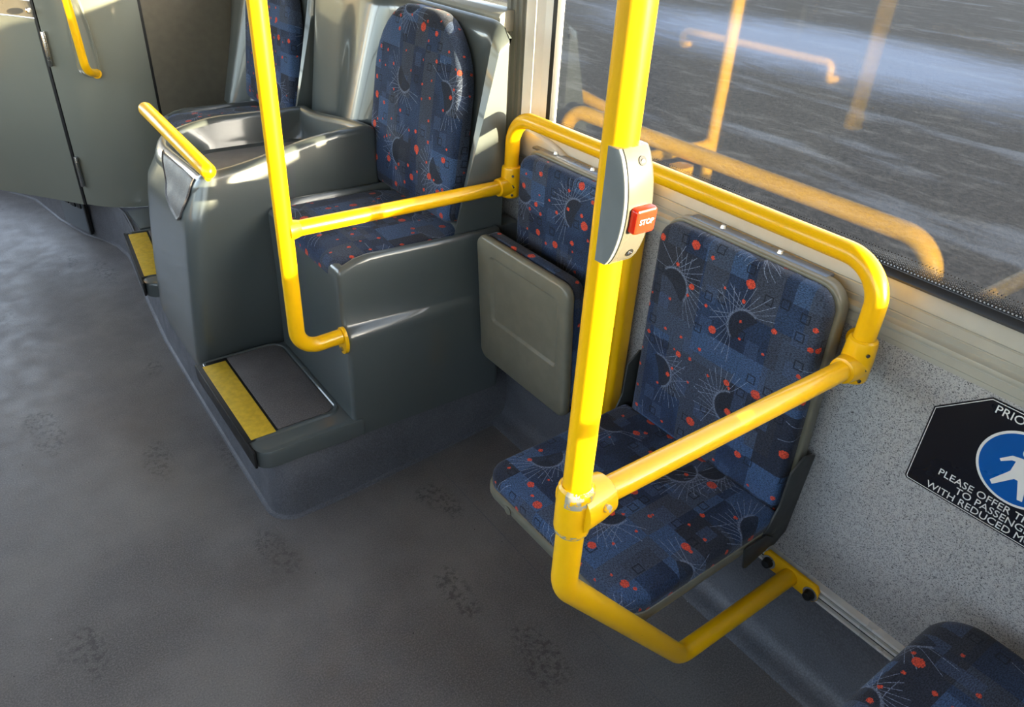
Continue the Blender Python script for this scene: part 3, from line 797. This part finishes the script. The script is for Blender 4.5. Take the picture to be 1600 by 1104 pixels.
for ch in list(s2.children):
    if ch.name.startswith('back_shell'):
        bpy.data.objects.remove(ch); make_back_shell(s2, 1.34, 1.10)
for ch in s2.children:
    if ch.name.startswith(('step_', 'tread_', 'nosing_')):      # the second step follows the curve of the plinth
        piv = Vector((-.80, .60, 0)) - Vector((-.35, .75, .2))
        ch.matrix_local = Matrix.Translation((.012, 0, 0)) @ Matrix.Translation(piv) @ Matrix.Rotation(math.radians(-5.5), 4, 'Z') @ Matrix.Translation(-piv) @ ch.matrix_local

# ------------------------------------------------------------------ console between the raised seats
con = thing('seat_console', 'grey moulded console with open tray top between the two raised seats', 'console', (-.5, 1.28, .12))
def sec(z, x0, x1, y0, y1, r4): return [(x, y, z) for x, y in rrect(x0, x1, y0, y1, r4, 8, 14)]
def topz(x, y):   # rim height: falls towards the aisle
    n_ = .868 - .068 * smooth(-.28, -.72, x) - .16 * smooth(-.70, -.86, x)
    f_ = .812 - .03 * smooth(-.5, -.74, x) - .14 * smooth(-.70, -.86, x)
    s_ = smooth(1.02, 1.53, y); z_ = n_ * (1 - s_) + f_ * s_
    return z_
L = [sec(.12, -.80, -.20, 1.07, 1.51, [.02, .13, .07, .02]), sec(.17, -.822, -.20, 1.04, 1.53, [.02, .14, .06, .02]), sec(.24, -.834, -.20, 1.008, 1.55, [.02, .14, .035, .02]), sec(.40, -.822, -.20, 1.000, 1.56, [.02, .14, .035, .02]),
     sec(.55, -.806, -.20, .998, 1.565, [.02, .14, .04, .02]), sec(.63, -.795, -.20, .998, 1.565, [.02, .14, .045, .02]), sec(.685, -.785, -.20, .999, 1.563, [.02, .145, .05, .02])]
o3 = rrect(-.757, -.20, 1.016, 1.558, [.02, .15, .055, .02], 8, 14)
L.append([(x, y, topz(x, y) - .018) for x, y in o3])
for d, dz in ((.001, -.014), (.003, -.009), (.007, -.004), (.012, -.0015), (.018, -.0005), (.025, 0), (.032, -.001), (.038, -.004), (.042, -.009), (.045, -.018)):
    L.append([(x, y, topz(x, y) + dz) for x, y in inset(o3, d)])
i3 = rrect(-.675, -.255, 1.062, 1.50, [.05, .11, .05, .05], 8, 14)
L.append([(x, y, .735) for x, y in i3]); L.append([(x, y, .718) for x, y in inset(i3, .006)]); L.append([(x, y, .712) for x, y in inset(i3, .025)])
finish(rings(L, True, True), 'console_body', 'shell', con, angle=50)
finish(rings([[(x, y, z) for x, y in inset(i3, .035)] for z in (.712, .7155)]), 'tray_mat', simple('tray_liner', lin(140, 136, 132), .5, bump=.2), con)
# shield-shaped matt lip running from the tray down the aisle face, laid on the moulding's own surface
from mathutils.bvhtree import BVHTree
cb0 = [c_ for c_ in con.children if c_.name.startswith('console_body')][0]
tree = BVHTree.FromPolygons([v.co + con.location for v in cb0.data.vertices], [list(p_.vertices) for p_ in cb0.data.polygons])
shp = [(1.40, 46), (1.33, 32), (1.26, 20), (1.225, 10), (1.17, 3), (1.10, -1), (1.075, 5), (1.066, 20), (1.062, 36), (1.062, 46)]   # (y, degrees round the shoulder)
def densify(pl, n): return [tuple(Vector(pl[i]).lerp(Vector(pl[(i + 1) % len(pl)]), k / n)) for i in range(len(pl)) for k in range(n)]
shp = densify(shp, 8); cyy, caa = 1.15, 26
def drop(y, a):
    d_ = Vector((-math.cos(math.radians(a)), 0, math.sin(math.radians(a)))); o_ = Vector((-.62, y, .66)) + d_ * .5
    acc = []
    for da in (-8, -5, -2, 0, 2, 5, 8):
        for dy in (-.03, 0, .03):
            yy = min(1.36, max(1.09, y)) + dy; e_ = Vector((-math.cos(math.radians(a + da)), 0, math.sin(math.radians(a + da))))
            h, nn_, ix, ds = tree.ray_cast(Vector((-.62, yy, .66)) + e_ * .5, -e_)
            if h is not None: acc.append((h - Vector((-.62, yy, .66))).length)
    return Vector((-.62, y, .66)) + d_ * (sum(acc) / max(1, len(acc)) + .0015), d_
rsx = []
for s_, d in [(1.03, .0), (1.02, .0045), (1.0, .0055), (.975, .0045), (.96, .0022)] + [(.9 - .058 * i, .0022) for i in range(16)]:
    rg = []
    for y, a in shp:
        h, d_ = drop(cyy + (y - cyy) * s_, caa + (a - caa) * s_); rg.append(h + d_ * d)
    rsx.append(rg)
io = finish(rings(rsx, False, True), 'inset_panel', 'tread', con, angle=60); io['label'] = 'shield-shaped matt lip at the aisle end'
gh = thing('console_grab_bar', 'short yellow grab bar on top of the grey console', 'grab bar', (-.72, 1.27, .8))
finish(tube([(-.712, 1.012, .812), (-.735, 1.52, .860)], .0215, roundend=True), 'bar_tube', 'yellow', gh)
finish(tube([(-.709, 1.030, .80), (-.709, 1.030, .775)], .013), 'bar_foot', 'yellow', gh)
finish(box(-.715, -.69, 1.045, 1.058, .79, .80, .002), 'fixing_tab', 'steel', gh)

# ------------------------------------------------------------------ yellow poles and rails
RT = .0183
P1 = (-.7178, -.5293); P2 = (-.698, .5075); ZB = .822; HX = -.0667
sp = thing('stanchion', 'yellow pole with the stop button, bent to the wall below the clamp', 'pole', (P1[0], P1[1], .25))
finish(tube([(P1[0], P1[1], 2.2), (P1[0], P1[1], .80)], RT, 32), 'pole_tube', 'yellow', sp)
finish(tube(fillet([(P1[0] - .001, P1[1], .82), (P1[0] - .001, P1[1], .670), (-.3765, P1[1], .249), (-.022, P1[1], .249)], [0, .07, .05, 0], 10), RT + .0012, 32), 'lower_tube', 'yellow', sp)
# wall plate of the lower tube
b = prism([(-.600, .262), (-.592, .274), (-.466, .274), (-.458, .262), (-.458, .238), (-.466, .228), (-.592, .228), (-.600, .238)], 'x', -.026, -.0175, .002)
finish(b, 'wall_plate', 'yellow', sp)
for yy in (-.583, -.475):
    bo = finish(cyl((-.026, yy, .246), (-.0275, yy, .246), .017, n=20, bev=.0004), 'washer', 'steel', sp)
    finish(cyl((-.0275, yy, .246), (-.041, yy, .246), .0125, .010, n=6 * 3, bev=.002), 'bolt_cap', 'rubber', sp)
# pole-to-bar clamp
cl = thing('pole_clamp', 'chipped yellow clamp joining the near crossbar to the stop-button pole', 'clamp', (P1[0], P1[1], ZB))
b = tube([(P1[0], P1[1], z) for z in (.782, .784, .790, .83, .858, .862)], [.0205, .0235, .0248, .0248, .0236, .0205], 32)
b2 = tube([(x, P1[1], ZB) for x in (P1[0] - .002, P1[0] + .03, P1[0] + .052, P1[0] + .057)], [.036, .033, .029, .023], 32)
finish(merge(b, b2), 'clamp_body', 'yellow', cl)
b = tube([(P1[0] - .0005, P1[1] - .0008, z) for z in (.829, .845, .8585)], [.0251, .0252, .0242], 32, cap=False)
b.free()
b = rings([[(P1[0] + R_ * math.cos(a), P1[1] + R_ * math.sin(a), z) for a in [math.radians(-165 + i * 6) for i in range(26)]] for R_, z in ((.0252, .838), (.0254, .842), (.0246, .858), (.0205, .8625))], False, False, closed=False)
co = finish(b, 'worn_collar', 'chipped', cl); co['label'] = 'clamp rim worn to bare grey metal'
finish(rings([[(P1[0] + R_ * math.cos(a), P1[1] + R_ * math.sin(a), z) for a in [math.radians(-200 + i * 8) for i in range(20)]] for R_, z in ((.0212, .780), (.0240, .784), (.0250, .790))], False, False, closed=False), 'worn_lower_rim', 'chipped', cl)
finish(cyl((P1[0] + .028, P1[1] - .030, .830), (P1[0] + .028, P1[1] - .0365, .832), .006, n=14, bev=.001), 'clamp_screw', 'chipped', cl)
# crossbars
cb1 = finish(tube([(P1[0] + .02, P1[1], ZB), (HX - .004, P1[1], ZB)], RT, 32), 'crossbar', 'yellow')
tag(cb1, 'yellow crossbar running over the near tip-up seat from pole to wall', 'rail', 'short yellow crossbars')
# the far pole with welded crossbar
p2 = thing('stanchion', 'left yellow pole ending in a curve against the raised seat', 'pole', (P2[0], P2[1], .5))
finish(tube(fillet([(P2[0], P2[1], 2.2), (P2[0], P2[1], .505), (-.585, P2[1], .510)], [0, .058, 0], 12), RT + .001, 32), 'pole_tube', 'yellow', p2)
b = prism([(P2[1] + yy, .51 + zz) for yy, zz in [(.028 * math.cos(a), .038 * math.sin(a) - .014) for a in [i * PI / 10 for i in range(20)]]], 'x', -.584, -.5745, .001)
finish(b, 'wall_flange', 'yellow', p2)
finish(cyl((-.584, P2[1] - .002, .473), (-.588, P2[1] - .002, .473), .006, n=12), 'flange_screw', 'steel', p2)
finish(tube([(P2[0] + .008, P2[1], ZB), (P2[0] + .02, P2[1], ZB), (P2[0] + .035, P2[1], ZB)], [.024, .0225, RT + .0005], 28), 'weld_collar', 'yellow', p2)
cb2 = finish(tube([(P2[0] + .02, P2[1], ZB), (HX - .004, P2[1], ZB)], RT, 32), 'crossbar', 'yellow')
tag(cb2, 'yellow crossbar in front of the raised seat from left pole to wall', 'rail', 'short yellow crossbars')
# long rail with bent ends
hp = thing('window_rail', 'long yellow rail with bent ends below the window, above the tip-up seats', 'rail', (HX, 0, 1.0))
finish(tube(fillet([(HX, P1[1], ZB), (HX, P1[1], 1.009), (HX, P2[1], 1.009), (HX, P2[1], ZB)], .075, 14), RT + .0008, 32), 'rail_tube', 'yellow', hp)
def wall_clamp(y, side, label):
    c = thing('wall_clamp', label, 'clamp', (HX, y, ZB), 'wall clamps of the window rail')
    b = tube([(HX, y, z) for z in (.792, .795, .80, .835, .868, .874, .877)], [.021, .025, .027, .0275, .026, .0245, .0205], 28)
    b2 = tube([(x, y, ZB) for x in (HX, HX - .028, HX - .042, HX - .044)], [.028, .0255, .0235, .0195], 28)
    b3 = tube([(x, y + d_, ZB + .006) for x, d_ in ((HX, .0), (-.03, .012), (-.008, .018))], [.020, .017, .018], 24)
    merge(b, b2); merge(b, b3)
    finish(b, 'clamp_body', 'yellow', c)
    fl = [(y + .030 + .030 * math.cos(a), ZB + .012 + .026 * math.sin(a)) for a in [i * PI / 12 for i in range(24)]]
    finish(prism(fl, 'x', -.009, 0.0, .001), 'wall_flange', 'yellow', c)
    finish(cyl((-.009, y + .042, ZB + .012), (-.0125, y + .042, ZB + .012), .006, .004, n=12), 'flange_screw', 'steel', c)
    for dz, R_ in ((.0, .0065), (.030, .0035), (-.022, .0035)):
        dd = Vector((-.55, -.83, 0)).normalized() if side else Vector((-.45, -.89, 0)).normalized()
        a = Vector((HX, y, ZB + dz + .004)) + dd * .0255
        finish(cyl(a, a + dd * .0035, R_, n=4 if dz == 0 else 12), 'clamp_screw', 'steel', c)
    return c
wall_clamp(P1[1], True, 'yellow wall clamp at the near end of the long rail, beside the folded-down seat')
wall_clamp(P2[1], False, 'yellow wall clamp at the far end of the long rail, beside the raised seat')

# ------------------------------------------------------------------ across the aisle (seen as reflections in the window)
P3 = (-1.63, .565)
p3 = thing('stanchion', 'yellow pole across the aisle, mirrored at the upper right of the window', 'pole', (P3[0], P3[1], .3))
finish(tube([(P3[0], P3[1], 2.2), (P3[0], P3[1], .78)], .030, 24), 'pole_tube', 'yellow', p3)
finish(tube([(P3[0], P3[1], .80), (P3[0], P3[1], .0)], .0185, 24), 'lower_tube', 'darkplastic', p3)  # same pole further down; its shade is put into the dark colour
finish(tube([(P3[0], P3[1], z) for z in (.745, .75, .80, .806)], [.030, .036, .036, .031], 24), 'pole_collar', 'yellow', p3)
r4 = thing('window_rail', 'yellow rail along the left-hand windows across the aisle, seen mirrored in the glass', 'rail', (-2.29, 1.1, .9))
finish(tube(fillet([(-2.35, 1.12, .76), (-2.285, 1.12, .76), (-2.285, 1.12, .84), (-2.285, 2.10, .84), (-2.285, 2.10, .76), (-2.35, 2.10, .76)], [0, .02, .04, .04, .02, 0], 8), RT, 20), 'rail_tube', 'yellow', r4)

# ------------------------------------------------------------------ stop-button box
st = thing('stop_button_box', 'grey plastic box with red stop button on the near yellow pole', 'stop button', (P1[0], P1[1] - .03, 1.25))
zc, hh = 1.2440, .060
def arc_y(s_): return P1[1] - .0195 - .017 * (1 - s_ * s_) ** .8        # front face bulge
def side_poly(off=0.0):
    pl = []
    for i in range(21):
        s_ = -1 + i / 10; pl.append((arc_y(s_) - off, zc + s_ * hh))
    return pl
x0b, x1b = P1[0] - .0192, P1[0] + .0225
rs = []
pl = side_poly()
back = [(P1[1] - .004, zc + hh), (P1[1] - .004, zc - hh)]
def sect(x, sh): 
    q = [(y + sh, zc + (z - zc) * (1 - sh * .9)) for y, z in pl] + [(back[0][0], zc + hh * (1 - sh)), (back[1][0], zc - hh * (1 - sh))]
    return [(x, y, z) for y, z in q]
finish(rings([sect(x0b + .005, .0), sect(x0b + .012, 0), sect(x1b - .006, 0), sect(x1b - .002, .0015), sect(x1b, .005)]), 'box_cover', 'boxgrey', st, angle=40)
finish(rings([sect(x0b, .003), sect(x0b + .001, .0015), sect(x0b + .005, .0012)]), 'side_cheek', 'boxside', st, angle=40)
# button pad following the bulge
def front_frame(s_, x):
    z = zc + s_ * hh; y = arc_y(s_); dy = (arc_y(s_ + .02) - arc_y(s_ - .02)); dz = .04 * hh; up = Vector((0, dy, dz)).normalized()
    return frame((x, y, z), (1, 0, 0), up)
mw = front_frame(-.12, P1[0] + .005)
ol = rrect(-.0145, .0145, -.0135, .0135, .004, 6)
bt = finish(rings([[(x, y, z) for x, y in inset(ol, d)] for d, z in ((0, -.004), (0, .0055), (.001, .0075), (.0025, .0083), (.0037, .0085))]), 'button', 'red', st, mw=mw)
def text_mesh(s_, size, name, mat, parent, mw, ext=.0002, bold=0.0, spacing=1.0, ax='CENTER'):
    cu = bpy.data.curves.new(name, 'FONT'); cu.body = s_; cu.size = size; cu.extrude = ext; cu.offset = bold; cu.align_x = ax; cu.align_y = 'CENTER'; cu.resolution_u = 3; cu.space_character = spacing
    o = bpy.data.objects.new(name, cu); COL.objects.link(o); dg = bpy.context.evaluated_depsgraph_get(); dg.update()
    me = bpy.data.meshes.new_from_object(o.evaluated_get(dg)); COL.objects.unlink(o); bpy.data.objects.remove(o)
    me.name = name; me.materials.clear(); me.materials.append(M[mat])
    m = bpy.data.objects.new(name, me); COL.objects.link(m)
    if parent is not None: m.parent = parent; m.matrix_local = Matrix.Translation(-parent_world(parent)) @ mw
    else: m.matrix_world = mw
    return m
tl = text_mesh('STOP', .0080, 'lettering', 'signwhite', st, mw @ Matrix.Translation((0, .0, .0089)), ext=.0001, bold=.0001)
tl['label'] = 'white word STOP on the red button'
for s_ in (.80, -.80):
    m_ = front_frame(s_, P1[0] + .006); a = m_ @ Vector((0, 0, -.002)); c_ = m_ @ Vector((0, 0, .0008))
    finish(tube([a, c_], [.0048, .0048], 16), 'screw_hole', 'rubber', st)
    c2 = m_ @ Vector((0, -.001, .0012)); finish(tube([a, c2], [.0026, .0026], 10), 'screw', 'steel', st)

# ------------------------------------------------------------------ priority-seat sign
sg = thing('priority_sign', 'black priority-seat sign with a blue figure disc on the speckled wall', 'sign', (-.001, -.811, .73))
YC = -.811; HW = .157
pl = [(YC + HW, .628), (YC + HW - .004, .622), (YC - HW + .004, .622), (YC - HW, .628), (YC - HW, .782), (YC - HW + .075, .846), (YC + HW - .075, .846), (YC + HW, .782)]
finish(prism(pl, 'x', -.0012, 0, .0), 'sign_plate', 'signblack', sg)
def outline(pl, w, x, mat, name, parent):
    b = bmesh.new(); n = len(pl)
    cx = sum(p_[0] for p_ in pl) / n; cz = sum(p_[1] for p_ in pl) / n
    if sum((pl[i][0] * pl[(i + 1) % n][1] - pl[(i + 1) % n][0] * pl[i][1]) for i in range(n)) < 0: pl = pl[::-1]
    a = inset(pl, .0028); c = inset(pl, .0028 + w)
    va = [b.verts.new((x, y, z)) for y, z in a]; vc = [b.verts.new((x, y, z)) for y, z in c]
    vb = [b.verts.new((x + .0002, y, z)) for y, z in a]; vd = [b.verts.new((x + .0002, y, z)) for y, z in c]
    for i in range(n):
        j = (i + 1) % n
        b.faces.new((va[i], va[j], vc[j], vc[i])); b.faces.new((va[i], va[j], vb[j], vb[i])); b.faces.new((vc[i], vc[j], vd[j], vd[i]))
    return finish(b, name, mat, parent)
outline(pl, .0013, -.0014, 'signwhite', 'border_line', sg)
def disc(R_, x, mat, name, yc=YC, zc_=.750, parent=sg):
    return finish(cyl((0, yc, zc_), (x, yc, zc_), R_, n=64), name, mat, parent)
disc(.0685, -.0016, 'signwhite', 'disc_border'); disc(.0640, -.0020, 'signblue', 'disc')
# walking figure (y grows to the left in the picture)
def fig(pts, nm='figure'):
    return finish(prism([(YC + y * 1.12, .750 + z * 1.12) for y, z in pts], 'x', -.0026, -.0018), nm, 'signwhite', sg)
finish(cyl((-.0018, YC, .750 + .0335), (-.0026, YC, .750 + .0335), .0095, n=28), 'figure_head', 'signwhite', sg)
fig([(.006, .019), (.018, .016), (.031, .002), (.028, -.001), (.016, .009), (.011, .010), (.012, -.008), (.030, -.038), (.025, -.043), (.003, -.017), (-.002, -.017), (-.012, -.046), (-.019, -.045), (-.012, -.008), (-.011, .009), (-.020, -.002), (-.024, .0), (-.014, .018)], 'figure')
sgm = lambda y, z: frame((-.0014, y, z), (0, -1, 0), (0, 0, 1))
text_mesh('PRIORITY SEAT', .0212, 'lettering', 'signwhite', sg, sgm(YC, .8300), bold=.0)
text_mesh('PLEASE OFFER THIS SEAT', .0196, 'lettering', 'signwhite', sg, sgm(YC, .6700), bold=.0)
text_mesh('TO PASSENGERS', .0196, 'lettering', 'signwhite', sg, sgm(YC, .6525), bold=.0)
text_mesh('WITH REDUCED MOBILITY', .0196, 'lettering', 'signwhite', sg, sgm(YC, .6350), bold=.0)
